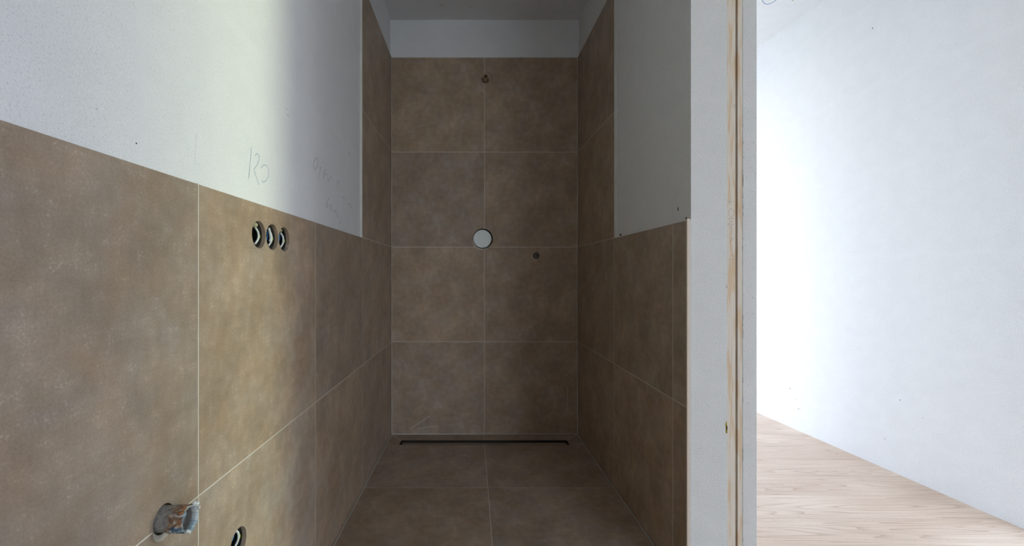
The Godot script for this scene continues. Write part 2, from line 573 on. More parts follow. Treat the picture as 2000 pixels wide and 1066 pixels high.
func build_back_wall():
	var w := base("wall_back", Transform3D(Basis.IDENTITY, Vector3(0, 0, -D_BACK)), "back wall of the shower niche, tiled, with a white plaster band on top", "", "", "structure")
	wall_core(w, Vector3(-0.78, -0.1, -0.18), Vector3(0.80, 2.84, -0.010), [[0.0746, 1.2455, 0.064, 0.05], [0.091, 2.252, 0.021, 0.08], [0.415, 1.1385, 0.0215, 0.08]])
	var x0 := L0 + SKEW * D_BACK + 0.001
	var x1 := R0 - SKEW * D_BACK - 0.001
	var xm := 0.0843
	var cap := circle(Vector2(0.0746, 1.2455), 0.0635, 56)
	var stub := circle(Vector2(0.091, 2.252), 0.0205)
	tile(w, x0, xm, ROWS[0], ROWS[1])
	tile(w, xm, x1, ROWS[0], ROWS[1])
	tile_poly(w, bitten(x0, xm, ROWS[1], ROWS[2], [cap]))
	# lower right: the corner bite is ground off straight enough to keep the tile whole round the valve
	var p := bitten(xm, 0.30, ROWS[1] , ROWS[2], [cap])
	var st := begin()
	var off := tile_off()
	for k in p.size():
		if p[k].x > 0.29:
			p[k].x = 0.30
	prism(st, p, -TT, 0.0, off, TS)
	drilled(st, Vector2(0.30, ROWS[1] + J), Vector2(x1 - J, ROWS[2] - J), Vector2(0.415, 1.1385), 0.0205, off)
	part("tile", st, tile_look(), w)
	tile_poly(w, bitten(x0, xm, ROWS[2], ROWS[3], [cap]))
	tile_poly(w, bitten(xm, x1, ROWS[2], ROWS[3], [cap]))
	tile_poly(w, bitten(x0, xm, ROWS[3], ROWS[4], [stub]))
	tile_poly(w, bitten(xm, x1, ROWS[3], ROWS[4], [stub]))
	grout_lines(w, [[xm, 0.008, xm, 1.180], [xm, 1.310, xm, 2.232], [xm, 2.2725, xm, 2.394],
		[x0, 0.593, x1, 0.593], [x0, 1.193, 0.038, 1.193], [0.111, 1.193, x1, 1.193], [x0, 1.794, x1, 1.794],
		[x0, 0.008, x0, 2.394], [x1, 0.008, x1, 2.394], [x0, 0.0085, x1, 0.0085]])
	st = begin()
	for l in [[[-0.3893, 0.0389], [-0.3309, 0.0778], [-0.2595, 0.1232]], [[-0.3374, 0.0389], [-0.2822, 0.0519], [-0.2076, 0.0583]]]:
		stroke(st, l, 0.004, 0.0003)
	stroke(st, [[0.6131, 0.3081], [0.6131, 0.25], [0.6110, 0.2270]], 0.004, 0.0003)
	stroke(st, [[0.6110, 0.2270], [0.6066, 0.1621]], 0.0018, 0.0003)
	part("scuff_mark", st, m.scuff, w)
	st = begin()
	# dried plaster smeared under the round cap
	var arc := PackedVector2Array()
	for k in 13:
		arc.append(Vector2(0.0746, 1.2455) + Vector2.from_angle(deg_to_rad(190 + 110.0 * k / 12)) * 0.0645)
	for k in 13:
		arc.append(Vector2(0.0746, 1.2455) + Vector2.from_angle(deg_to_rad(300 - 110.0 * k / 12)) * (0.068 + 0.006 * sin(PI * k / 12.0)))
	prism(st, arc, 0.0, 0.0006)
	part("plaster_smear", st, m.scuff, w)

func drilled(st: SurfaceTool, lo: Vector2, hi: Vector2, c: Vector2, r: float, o: Vector2):
	var ang := []
	for k in 40:
		ang.append(TAU * k / 40.0)
	for q in [lo, hi, Vector2(lo.x, hi.y), Vector2(hi.x, lo.y)]:
		ang.append(fposmod((q - c).angle(), TAU))
	ang.sort()
	for k in ang.size():
		var d0 := Vector2.from_angle(ang[k]); var d1 := Vector2.from_angle(ang[(k + 1) % ang.size()])
		var e0 := to_edge(c, d0, lo, hi); var e1 := to_edge(c, d1, lo, hi)
		var i0 := c + d0 * r; var i1 := c + d1 * r
		quad(st, v3(i0, 0), v3(e0, 0), v3(e1, 0), v3(i1, 0), Vector3(0, 0, 1), [o + i0 * TS, o + e0 * TS, o + e1 * TS, o + i1 * TS])
		quad(st, v3(i0, -TT), v3(i1, -TT), v3(i1, 0), v3(i0, 0), v3(-(d0 + d1).normalized(), 0), [o + i0 * TS, o + i1 * TS, o + i1 * TS, o + i0 * TS])

func plan(st: SurfaceTool, pts: Array, y0: float, y1: float):
	# pts are (x, depth); a wall or slab that stands on them
	var p := PackedVector2Array()
	for q in pts:
		p.append(Vector2(q[0], q[1]))
	prism(st, p, y0, y1)

const PLAN := Transform3D(Basis(Vector3(1, 0, 0), Vector3(0, 0, -1), Vector3(0, 1, 0)), Vector3.ZERO)   # (x, depth, height) to the world

func build_partition():
	var w := base("wall_right", PLAN, "partition between shower and corridor, tiled inside, bare plaster end with timber strips", "", "", "structure")
	var st := begin()
	var face := R0 + 0.012
	plan(st, [[face - SKEW * PART_END, PART_END], [0.8166, PART_END], [0.8166, PART_END + 0.062], [0.8667, PART_END + 0.062], [0.8667, PART_END], [0.911, PART_END], [0.911, 2.921], [face - SKEW * 2.921, 2.921]], -0.05, 2.84)
	part("plaster", st, m.rough_plaster, w)
	st = begin()
	stud(st, 0.8166, 0.8440, PART_END + 0.0008)
	part("timber_stud", st, m.pine, w)
	st = begin()
	stud(st, 0.8510, 0.8657, PART_END + 0.0004)
	part("timber_stud", st, m.pine, w)
	st = begin()
	plan(st, [[0.8440, PART_END + 0.018], [0.8510, PART_END + 0.018], [0.8510, PART_END + 0.06], [0.8440, PART_END + 0.06]], 0.0, 2.84)
	part("slot_strip", st, plain(Color(0.50, 0.42, 0.35), 0.8), w)
	# tiles on the shower side
	var x := Vector3(SKEW, 0, 1).normalized()
	var tf := Transform3D(Basis(x, Vector3.UP, x.cross(Vector3.UP)), Vector3(R0 - SKEW * D_BACK, 0, -D_BACK))
	var t := Node3D.new()
	t.name = "tiling"
	w.add_child(t)
	t.transform = PLAN.affine_inverse() * tf
	var u1 := D_BACK - 2.064
	var u2 := D_BACK - 1.477
	var u3 := D_BACK - (PART_END + 0.004)
	for r in 4:
		tile(t, 0.006, u1, ROWS[r], ROWS[r + 1])
	for r in 2:
		tile(t, u1, u2, ROWS[r], ROWS[r + 1])
		tile(t, u2, u3, ROWS[r], ROWS[r + 1])
	grout_lines(t, [[u1, 0.008, u1, 1.193], [u2, 0.008, u2, 1.193], [0.0, 0.593, u3, 0.593], [0.0, 1.193, u1, 1.193], [0.0, 1.794, u1, 1.794]])
	st = begin()
	box(st, Vector3(u3 - 0.001, 0.0, -0.0075), Vector3(u3 + 0.0065, 1.196, 0.0012))
	part("edge_trim", st, m.trim, t)
	st = begin()
	box(st, Vector3(u3 - 0.001, 0.0, -0.0125), Vector3(u3 + 0.0035, 1.194, -0.0082))
	part("edge_filler", st, m.rough_plaster, t)
	st = begin()
	box(st, Vector3(u1 - 0.0012, 1.194, -0.0125), Vector3(u1 + 0.006, 2.394, -0.0008))
	part("edge_trim", st, m.bead, t)
	st = begin()
	for d in [[u1 + 0.035, 1.60, 0.001, 0.006], [u1 + 0.035, 1.575, 0.001, 0.005], [u1 + 0.033, 1.535, 0.001, 0.004], [u1 + 0.11, 1.625, 0.001, 0.004], [u1 + 0.055, 1.203, 0.013, 0.006], [u1 + 0.60, 1.24, 0.004, 0.008], [u1 + 0.655, 1.202, 0.006, 0.004], [u1 + 0.05, 1.44, 0.001, 0.003]]:
		blob(st, Vector2(d[0], d[1]), d[2], d[3], -0.0117, 0.0003)
	part("paint_chips", st, m.dark_spot, t)
	# marks on the end of the partition
	var e := Node3D.new()
	e.name = "end_marks"
	w.add_child(e)
	e.transform = PLAN.affine_inverse() * Transform3D(Basis.IDENTITY, Vector3(0, 0, -PART_END))
	st = begin()
	for l in [[[0.8196, 1.25], [0.8403, 1.2512]], [[0.8311, 1.2585], [0.8207, 1.2505], [0.8311, 1.2424]],
			[[0.8299, 1.2293], [0.8219, 1.2217], [0.8219, 1.2091], [0.8311, 1.2017], [0.8386, 1.2091], [0.8386, 1.2217], [0.8299, 1.2293]],
			[[0.8386, 1.1976], [0.8219, 1.1971], [0.8311, 1.1872]], [[0.8334, 1.1872], [0.8196, 1.1792], [0.8391, 1.1764]],
			[[0.8207, 1.1769], [0.8322, 1.1665], [0.8299, 1.1608], [0.8327, 1.155], [0.8294, 1.1516], [0.8327, 1.1447]],
			[[0.8276, 1.1355], [0.8311, 1.1332], [0.8368, 1.135]], [[0.8248, 1.1205], [0.8299, 1.1286], [0.838, 1.1309]],
			[[0.8219, 1.0665], [0.8299, 1.0653], [0.8403, 1.0676]], [[0.8322, 1.0826], [0.8403, 1.0745]], [[0.838, 1.555], [0.8405, 1.562], [0.841, 1.55]]]:
		stroke(st, l, 0.0006, -0.0004)
	part("pencil_writing", st, m.pencil, e)
	st = begin()
	blob(st, Vector2(0.8143, 0.532), 0.0035, 0.025, 0.0002, 0.0004)
	part("yellow_paint", st, m.yellow, e)
	st = begin()
	blob(st, Vector2(0.8158, 0.530), 0.0022, 0.011, 0.0005, 0.0004)
	blob(st, Vector2(0.8155, 0.98), 0.001, 0.006, 0.0002, 0.0004)
	for k in 34:
		blob(st, Vector2(rng.randf_range(0.8665, 0.8675), rng.randf_range(0.1, 1.6)), 0.0005, rng.randf_range(0.002, 0.012), 0.0002, 0.0003)
	for k in 14:
		blob(st, Vector2(rng.randf_range(0.872, 0.908), rng.randf_range(0.3, 1.6)), 0.0006, rng.randf_range(0.001, 0.003), 0.0002, 0.0003)
	for k in 10:
		blob(st, Vector2(rng.randf_range(0.71, 0.81), rng.randf_range(0.3, 1.6)), 0.0006, rng.randf_range(0.0007, 0.0016), 0.0002, 0.0003)
	part("paint_chips", st, m.dark_spot, e)

func stud(st: SurfaceTool, x0: float, x1: float, d: float):
	# upright timber: u of the grain across, v along
	var a := Vector3(x0, d, 0.0); var b := Vector3(x1, d, 0.0)
	var up := Vector3(0, 0, 2.84); var back := Vector3(0, 0.06, 0)
	var uv := [Vector2(x0 * 12, 0), Vector2(x1 * 12, 0), Vector2(x1 * 12, 1.4), Vector2(x0 * 12, 1.4)]
	quad(st, a, b, b + up, a + up, Vector3(0, -1, 0), uv)
	quad(st, a, a + back, a + back + up, a + up, Vector3(-1, 0, 0), uv)
	quad(st, b, b + back, b + back + up, b + up, Vector3(1, 0, 0), uv)
	quad(st, a + back, b + back, b + back + up, a + back + up, Vector3(0, 1, 0), uv)
	quad(st, a + up, b + up, b + up + back, a + up + back, Vector3(0, 0, 1), uv)

const FLOOR_Y := 0.005
const TRAY := [-0.428, 0.588, 2.577, 2.648]   # x0, x1, d0, d1 of the drain

func xl(d: float) -> float:
	return L0 + SKEW * d + 0.0035

func xr(d: float) -> float:
	return (R0 - SKEW * d - 0.0035) if d > PART_END - 0.01 else 0.80

func build_floor():
	var w := base("floor", PLAN, "floor, brown tiles in the shower and pale oak planks in the corridor", "", "", "structure")
	var st := begin()
	plan(st, [[-0.85, -2.9], [4.1, -2.9], [4.1, -1.0], [2.7, -1.0], [2.6, 4.8], [-2.3, 4.8], [-2.3, 2.7], [-0.85, 2.7]], -0.25, -0.031)
	part("screed", st, m.mortar, w)
	var t := Node3D.new()
	t.name = "tiling"
	t.position.z = FLOOR_Y
	w.add_child(t)
	var lines := [TRAY[2], 2.058, 1.458, 0.858, 0.258, -0.342]
	var xm := 0.08
	for k in lines.size() - 1:
		var d1: float = lines[k]; var d0: float = lines[k + 1]
		tile_poly(t, PackedVector2Array([Vector2(xl(d0), d0 + J), Vector2(xm - J, d0 + J), Vector2(xm - J, d1 - J), Vector2(xl(d1), d1 - J)]), 0.035)
		if k == 1:
			tile_poly(t, PackedVector2Array([Vector2(xm + J, d0 + J), Vector2(xr(d0), d0 + J), Vector2(xr(d1), d1 - J), Vector2(xm + J, d1 - J)]), 0.035)
		elif k == 2:
			tile_poly(t, PackedVector2Array([Vector2(xm + J, d0 + J), Vector2(0.68, d0 + J), Vector2(0.68, d1 - J), Vector2(xm + J, d1 - J)]), 0.035)
			tile_poly(t, PackedVector2Array([Vector2(0.6828, d0 + J), Vector2(0.80, d0 + J), Vector2(0.80, PART_END - 0.01), Vector2(0.6828, PART_END - 0.01)]), 0.035)
		else:
			tile_poly(t, PackedVector2Array([Vector2(xm + J, d0 + J), Vector2(xr(d0), d0 + J), Vector2(xr(d1), d1 - J), Vector2(xm + J, d1 - J)]), 0.035)
	# mitred strips round the drain
	var db := D_BACK - 0.003
	var y0 := 2.560
	tile_poly(t, PackedVector2Array([Vector2(xl(db) + 0.003, db), Vector2(xm - J, db), Vector2(xm - J, TRAY[3]), Vector2(TRAY[0] + 0.002, TRAY[3])]), 0.03)
	tile_poly(t, PackedVector2Array([Vector2(xr(db) - 0.003, db), Vector2(xm + J, db), Vector2(xm + J, TRAY[3]), Vector2(TRAY[1] - 0.002, TRAY[3])]), 0.03)
	tile_poly(t, PackedVector2Array([Vector2(xl(db), db - 0.003), Vector2(TRAY[0], TRAY[3] - 0.003), Vector2(TRAY[0], TRAY[2]), Vector2(xl(y0), TRAY[2] + 0.003)]), 0.03)
	tile_poly(t, PackedVector2Array([Vector2(xr(db), db - 0.003), Vector2(TRAY[1], TRAY[3] - 0.003), Vector2(TRAY[1], TRAY[2]), Vector2(xr(y0), TRAY[2] + 0.003)]), 0.03)
	# joints
	st = begin()
	for d in [2.058, 1.458, 0.858, 0.258]:
		plan(st, [[xl(d), d - J], [xr(d), d - J], [xr(d), d + J], [xl(d), d + J]], -0.03, -0.0003)
	plan(st, [[xm - J, -0.34], [xm + J, -0.34], [xm + J, TRAY[2]], [xm - J, TRAY[2]]], -0.03, -0.0003)
	plan(st, [[xm - J, TRAY[3]], [xm + J, TRAY[3]], [xm + J, db], [xm - J, db]], -0.03, -0.0003)
	plan(st, [[xl(0.0) - 0.0035, 0.0], [xl(0.0), 0.0], [xl(db), db], [xl(db) - 0.0035, db]], -0.03, 0.0012)
	plan(st, [[xr(1.39), 1.39], [xr(1.39) + 0.0035, 1.39], [xr(db) + 0.0035, db], [xr(db), db]], -0.03, 0.0012)
	plan(st, [[xl(db), db - 0.003], [xl(db) + 0.003, db], [TRAY[0] + 0.002, TRAY[3]], [TRAY[0], TRAY[3] - 0.003]], -0.03, -0.0004)
	plan(st, [[xr(db), db - 0.003], [xr(db) - 0.003, db], [TRAY[1] - 0.002, TRAY[3]], [TRAY[1], TRAY[3] - 0.003]], -0.03, -0.0004)
	plan(st, [[xl(y0), TRAY[2]], [TRAY[0], TRAY[2] - 0.001], [TRAY[0], TRAY[2] + 0.001], [xl(y0), TRAY[2] + 0.003]], -0.03, -0.0004)
	plan(st, [[xr(y0), TRAY[2]], [TRAY[1], TRAY[2] - 0.001], [TRAY[1], TRAY[2] + 0.001], [xr(y0), TRAY[2] + 0.003]], -0.03, -0.0004)
	part("grout", st, m.grout, t)
	st = begin()
	for d in [[0.421, 1.795, 0.008], [0.407, 1.693, 0.009], [0.064, 1.795, 0.005], [0.048, 1.822, 0.004], [0.36, 1.689, 0.004], [0.657, 2.202, 0.004], [0.163, 1.866, 0.004], [-0.155, 1.814, 0.004], [-0.382, 2.308, 0.006], [0.01, 1.99, 0.003], [0.055, 1.81, 0.003]]:
		blob(st, Vector2(d[0], d[1]), d[2], d[2] * 0.6, 0.0, 0.0012)
	part("plaster_crumbs", st, m.scuff, t)
	# oak planks across the corridor
	var p := Node3D.new()
	p.name = "planking"
	w.add_child(p)
	var d := -0.28
	while d < 4.3:
		var x0 := 0.803
		if d > PART_END - 0.19:
			x0 = 0.915
		if d > 2.92:
			x0 = -1.99
		var row := rng.randi() % 8
		var off := Vector2(rng.randf(), row / 8.0)
		st = begin()
		var a := Vector2(x0, d + 0.0004); var b := Vector2(wall_x(d) - 0.001, d + 0.1896)
		var c := 0.0006
		var o := [a, Vector2(b.x, a.y), b, Vector2(a.x, b.y)]
		var i := [a + Vector2(c, c), Vector2(b.x - c, a.y + c), b - Vector2(c, c), Vector2(a.x + c, b.y - c)]
		var uv := []
		for q in i:
			uv.append(off + Vector2((q.x - a.x) / 2.4, (q.y - a.y) / 1.52))
		quad(st, v3(i[0], 0), v3(i[1], 0), v3(i[2], 0), v3(i[3], 0), Vector3(0, 0, 1), uv)
		for k in 4:
			var l := (k + 1) % 4
			var n: Vector3 = [Vector3(0, -1, 0), Vector3(1, 0, 0), Vector3(0, 1, 0), Vector3(-1, 0, 0)][k]
			quad(st, v3(o[k], -c), v3(o[l], -c), v3(i[l], 0), v3(i[k], 0), (n + Vector3(0, 0, 1)).normalized(), [uv[k], uv[l], uv[l], uv[k]])
			quad(st, v3(o[k], -0.015), v3(o[l], -0.015), v3(o[l], -c), v3(o[k], -c), n, [uv[k], uv[l], uv[l], uv[k]])
		part("plank", st, m.oak, p)
		d += 0.19
	st = begin()
	prism(st, PackedVector2Array([Vector2(-0.62, -2.62), Vector2(3.8, -2.62), Vector2(3.8, -1.26), Vector2(2.42, -1.24), Vector2(2.35, -0.3), Vector2(0.803, -0.3), Vector2(0.803, -0.345), Vector2(-0.55, -0.345)]), -0.03, 0.0, Vector2.ZERO, 0.5)
	part("oak_boards", st, m.oak, w)
	st = begin()
	plan(st, [[0.80, -0.30], [wall_x(0.0) , -0.3], [wall_x(4.49), 4.49], [-1.99, 4.49], [-1.99, 2.93], [0.80, 2.93]], -0.03, -0.015)
	part("underlay", st, m.mortar, w)

func wall_x(d: float) -> float:
	return 2.331 - 0.0689 * d

const WIN_A := [1.12, 1.725]      # narrow side window
const D_REAR := -2.6
const D_FAR := 4.5

func build_shell():
	# corridor wall with its narrow side window
	var w := base("wall_corridor", PLAN, "bright white corridor wall beyond the partition", "", "", "structure")
	var st := begin()
	var th := 0.28
	for q in [[-1.05, WIN_A[0]], [WIN_A[1], 4.75]]:
		side_wall(st, q[0], q[1], th, -0.2, 2.84)
	for q in [WIN_A]:
		side_wall(st, q[0], q[1], th, -0.2, 0.06)
		side_wall(st, q[0], q[1], th, 2.52, 2.84)
	part("plaster", st, m.plaster, w)
	var x := Vector3(-0.0689, 0, -1).normalized()
	var e := Node3D.new()
	e.name = "marks"
	w.add_child(e)
	var tb := Vector3(0.0689, 0, 1).normalized()
	e.transform = PLAN.affine_inverse() * Transform3D(Basis(tb, Vector3.UP, tb.cross(Vector3.UP)), Vector3(2.331, 0, 0))
	st = begin()
	for q in [[2.8914, 0.2554, 0.0045], [2.8455, 0.2002, 0.003], [2.8251, 0.1426, 0.004], [2.813, 0.1463, 0.003], [2.3387, 2.3498, 0.004], [2.1978, 0.3813, 0.003], [2.0927, 0.3251, 0.002], [2.2739, 0.1547, 0.003]]:
		blob(st, Vector2(-q[0] * 1.00237, q[1]), q[2] * 0.8, q[2], 0.0003, 0.0004)
	part("paint_chips", st, m.pencil, e)
	var n := base("wall_nook", PLAN, "walls of the wider room behind the viewer", "", "", "structure")
	st = begin()
	plan(st, [[wall_x(-1.05), -1.25], [4.05, -1.25], [4.05, -1.05], [wall_x(-1.05), -1.05]], -0.2, 2.84)
	plan(st, [[3.8, -2.85], [4.05, -2.85], [4.05, -1.25], [3.8, -1.25]], -0.2, 2.84)
	part("plaster", st, m.plaster, n)
	n = base("wall_room", PLAN, "walls of the daylit room behind the shower", "", "", "structure")
	st = begin()
	plan(st, [[-2.25, 2.76], [-0.78, 2.76], [-0.78, 2.92], [-2.25, 2.92]], -0.2, 2.84)
	for q in [[2.92, 3.05, -0.2, 2.84], [4.4, D_FAR, -0.2, 2.84], [3.05, 4.4, -0.2, 0.08], [3.05, 4.4, 2.55, 2.84]]:
		plan(st, [[-2.25, q[0]], [-2.0, q[0]], [-2.0, q[1]], [-2.25, q[1]]], q[2], q[3])
	part("plaster", st, m.plaster, n)
	# end walls, each with a window
	end_wall("wall_far", D_FAR, 0.25, -2.25, 2.6, FAR_WIN, "end wall of the corridor with its window")
	end_wall("wall_rear", D_REAR - 0.25, 0.25, -0.85, 4.05, REAR_WIN, "wall behind the viewer with a tall window")
	var win := base("window_1", Transform3D(Basis(-x, Vector3.UP, (-x).cross(Vector3.UP)), Vector3(wall_x(0.0) + 0.16, 0, 0)), "narrow tall side window of the corridor", "", "", "structure")
	frame_parts(win, -WIN_A[1] * 1.002, -WIN_A[0] * 1.002, 0.06, 2.52, 0.03)
	win = base("window_2", Transform3D(Basis.IDENTITY, Vector3(0, 0, -D_FAR - 0.12)), "window at the far end of the corridor", "", "", "structure")
	frame_parts(win, FAR_WIN[0], FAR_WIN[1], FAR_WIN[2], FAR_WIN[3], 0.04)
	win = base("window_3", Transform3D(Basis.IDENTITY, Vector3(0, 0, -D_REAR + 0.12)), "tall window behind the viewer", "", "", "structure")
	frame_parts(win, REAR_WIN[0], REAR_WIN[1], REAR_WIN[2], REAR_WIN[3], 0.03)
	win = base("window_4", Transform3D(Basis(Vector3(0, 0, -1), Vector3.UP, Vector3(1, 0, 0)), Vector3(-2.12, 0, 0)), "side window of the daylit room behind the shower", "", "", "structure")
	frame_parts(win, 3.05, 4.4, 0.08, 2.55, 0.04)
	# ceilings
	var c := base("ceiling", PLAN, "white plastered ceiling", "", "", "structure")
	st = begin()
	plan(st, [[-0.85, -2.9], [0.84, -2.9], [0.84, 2.93], [-0.85, 2.93]], 2.637, 2.95)
	part("shower_ceiling", st, m.plaster, c)
	st = begin()
	plan(st, [[0.84, -2.9], [4.1, -2.9], [4.1, -1.0], [2.7, -1.0], [2.6, 4.8], [-2.3, 4.8], [-2.3, 2.74], [-0.85, 2.74], [-0.85, 2.93], [0.84, 2.93]], 2.690, 2.95)
	part("corridor_ceiling", st, m.plaster, c)
	st = begin()
	for q in [[-0.18, 2.60, 0.004], [-0.01, 2.62, 0.003], [0.37, 2.70, 0.003]]:
		var a := Vector3(q[0], q[1], 2.6365)
		for k in 8:
			tri(st, a, a + Vector3(cos(TAU * k / 8), sin(TAU * k / 8), 0) * q[2], a + Vector3(cos(TAU * (k + 1) / 8), sin(TAU * (k + 1) / 8), 0) * q[2], Vector3(0, 0, -1))
	part("paint_chips", st, m.dark_spot, c)
	var g := base("ground", PLAN, "pale paved terrace outside the windows", "", "", "structure")
	st = begin()
	plan(st, [[-40, -40], [40, -40], [40, 40], [-40, 40]], -0.6, -0.4)
	part("paving", st, m.paving, g)

const FAR_WIN := [-1.0, 1.95, 0.08, 2.55]
const REAR_WIN := [1.61, 3.60, 0.08, 2.52]

func side_wall(st: SurfaceTool, d0: float, d1: float, th: float, y0: float, y1: float):
	plan(st, [[wall_x(d0), d0], [wall_x(d1), d1], [wall_x(d1) + th, d1], [wall_x(d0) + th, d0]], y0, y1)

func end_wall(called: String, d: float, th: float, x0: float, x1: float, o: Array, label: String):
	var w := base(called, PLAN, label, "", "", "structure")
	var st := begin()
	plan(st, [[x0, d], [o[0], d], [o[0], d + th], [x0, d + th]], -0.2, 2.84)
	plan(st, [[o[1], d], [x1, d], [x1, d + th], [o[1], d + th]], -0.2, 2.84)
	plan(st, [[o[0], d], [o[1], d], [o[1], d + th], [o[0], d + th]], -0.2, o[2])
	plan(st, [[o[0], d], [o[1], d], [o[1], d + th], [o[0], d + th]], o[3], 2.84)
	part("plaster", st, m.plaster, w)

func frame_parts(win: Node, u0: float, u1: float, v0: float, v1: float, b: float):
	for q in [[u0, u0 + b, v0, v1], [u1 - b, u1, v0, v1], [u0 + b, u1 - b, v0, v0 + b], [u0 + b, u1 - b, v1 - b, v1]]:
		var st := begin()
		box(st, Vector3(q[0], q[2], -0.03), Vector3(q[1], q[3], 0.03))
		part("window_frame", st, m.frame, win)

# ------------------------------------------------------------------ things
func build_sockets():
	var labels := ["leftmost of three round socket boxes in a row on the left wall",
		"middle one of three round socket boxes in a row, blue wire inside",
		"rightmost of three round socket boxes in a row, beside the shower tiles",
		"lone round socket box low on the left wall right of the pipe stub"]
	for k in 4:
		var fr := left_frame()
		fr.origin = fr * Vector3(SOCKETS[k][0], SOCKETS[k][1], 0)
		var o := base("flush_socket_box", fr, labels[k], "socket box", "open socket boxes in the left wall")
		var st := begin()
		# cup: outside, rim, inside, floor
		lathe(st, [Vector2(0.0, -0.0585), Vector2(0.0335, -0.0585), Vector2(0.0335, -0.0098), Vector2(0.0318, -0.0098), Vector2(0.0310, -0.055), Vector2(0.0, -0.055)], 36)
		part("cup", st, m.black_plastic, o)
		st = begin()
		# pale cable lying against the far side
		var sgn: float = [1.0, 1.1, 1.0, 0.9][k]
		tube(st, [Vector3(0.020, 0.020 * sgn, -0.020), Vector3(0.0262, 0.008, -0.0155), Vector3(0.0262, -0.008, -0.0155), Vector3(0.019, -0.0215, -0.020)], 0.0026)
		part("cable", st, m.white_plastic, o)
		if k != 0:
			st = begin()
			tube(st, [Vector3(0.000, 0.022, -0.045), Vector3(0.012, 0.018, -0.024), Vector3(0.021, 0.006, -0.023), Vector3(0.019, -0.008, -0.028), Vector3(0.006, -0.014, -0.044)], 0.0016)
			tube(st, [Vector3(0.004, 0.012, -0.048), Vector3(0.020, 0.002, -0.027), Vector3(0.016, -0.014, -0.034)], 0.0016)
			part("blue_wire", st, m.blue_wire, o)
		st = begin()
		tube(st, [Vector3(0.0285, 0.006, -0.016), Vector3(0.0295, 0.0, -0.0125), Vector3(0.0292, -0.006, -0.0135), Vector3(0.027, -0.012, -0.02)], 0.0010)
		part("earth_wire", st, m.earth_wire, o)
		if k == 0 or k == 2:
			st = begin()
			var s := 1.0 if k == 0 else 0.7
			lump(st, Vector3(0.010, 0.0255, -0.0165), Vector3(0.0125, 0.0068, 0.007) * s, 3 + k)
			part("mortar", st, m.mortar, o)
		if k == 1:
			st = begin()
			tube(st, [Vector3(0.012, 0.026, -0.016), Vector3(0.0195, 0.015, -0.0165), Vector3(0.0245, 0.0, -0.0165), Vector3(0.023, -0.010, -0.018)], 0.0034)
			part("sheath", st, m.white_plastic, o)

func lump(st: SurfaceTool, c: Vector3, r: Vector3, seed_: int):
	var n := FastNoiseLite.new()
	n.seed = seed_
	n.frequency = 1.6
	var rows := 8
	var segs := 12
	var at := func(i, j):
		var th: float = PI * i / rows
		var ph: float = TAU * (j % segs) / segs
		var dir := Vector3(sin(th) * cos(ph), cos(th), sin(th) * sin(ph))
		return c + dir * r * (1.0 + 0.35 * n.get_noise_3dv(dir))
	for i in rows:
		for j in segs:
			var a: Vector3 = at.call(i, j); var b: Vector3 = at.call(i, j + 1); var d: Vector3 = at.call(i + 1, j + 1); var e: Vector3 = at.call(i + 1, j)
			var nn := ((a + b + d + e) * 0.25 - c).normalized()
			quad(st, a, b, d, e, nn)

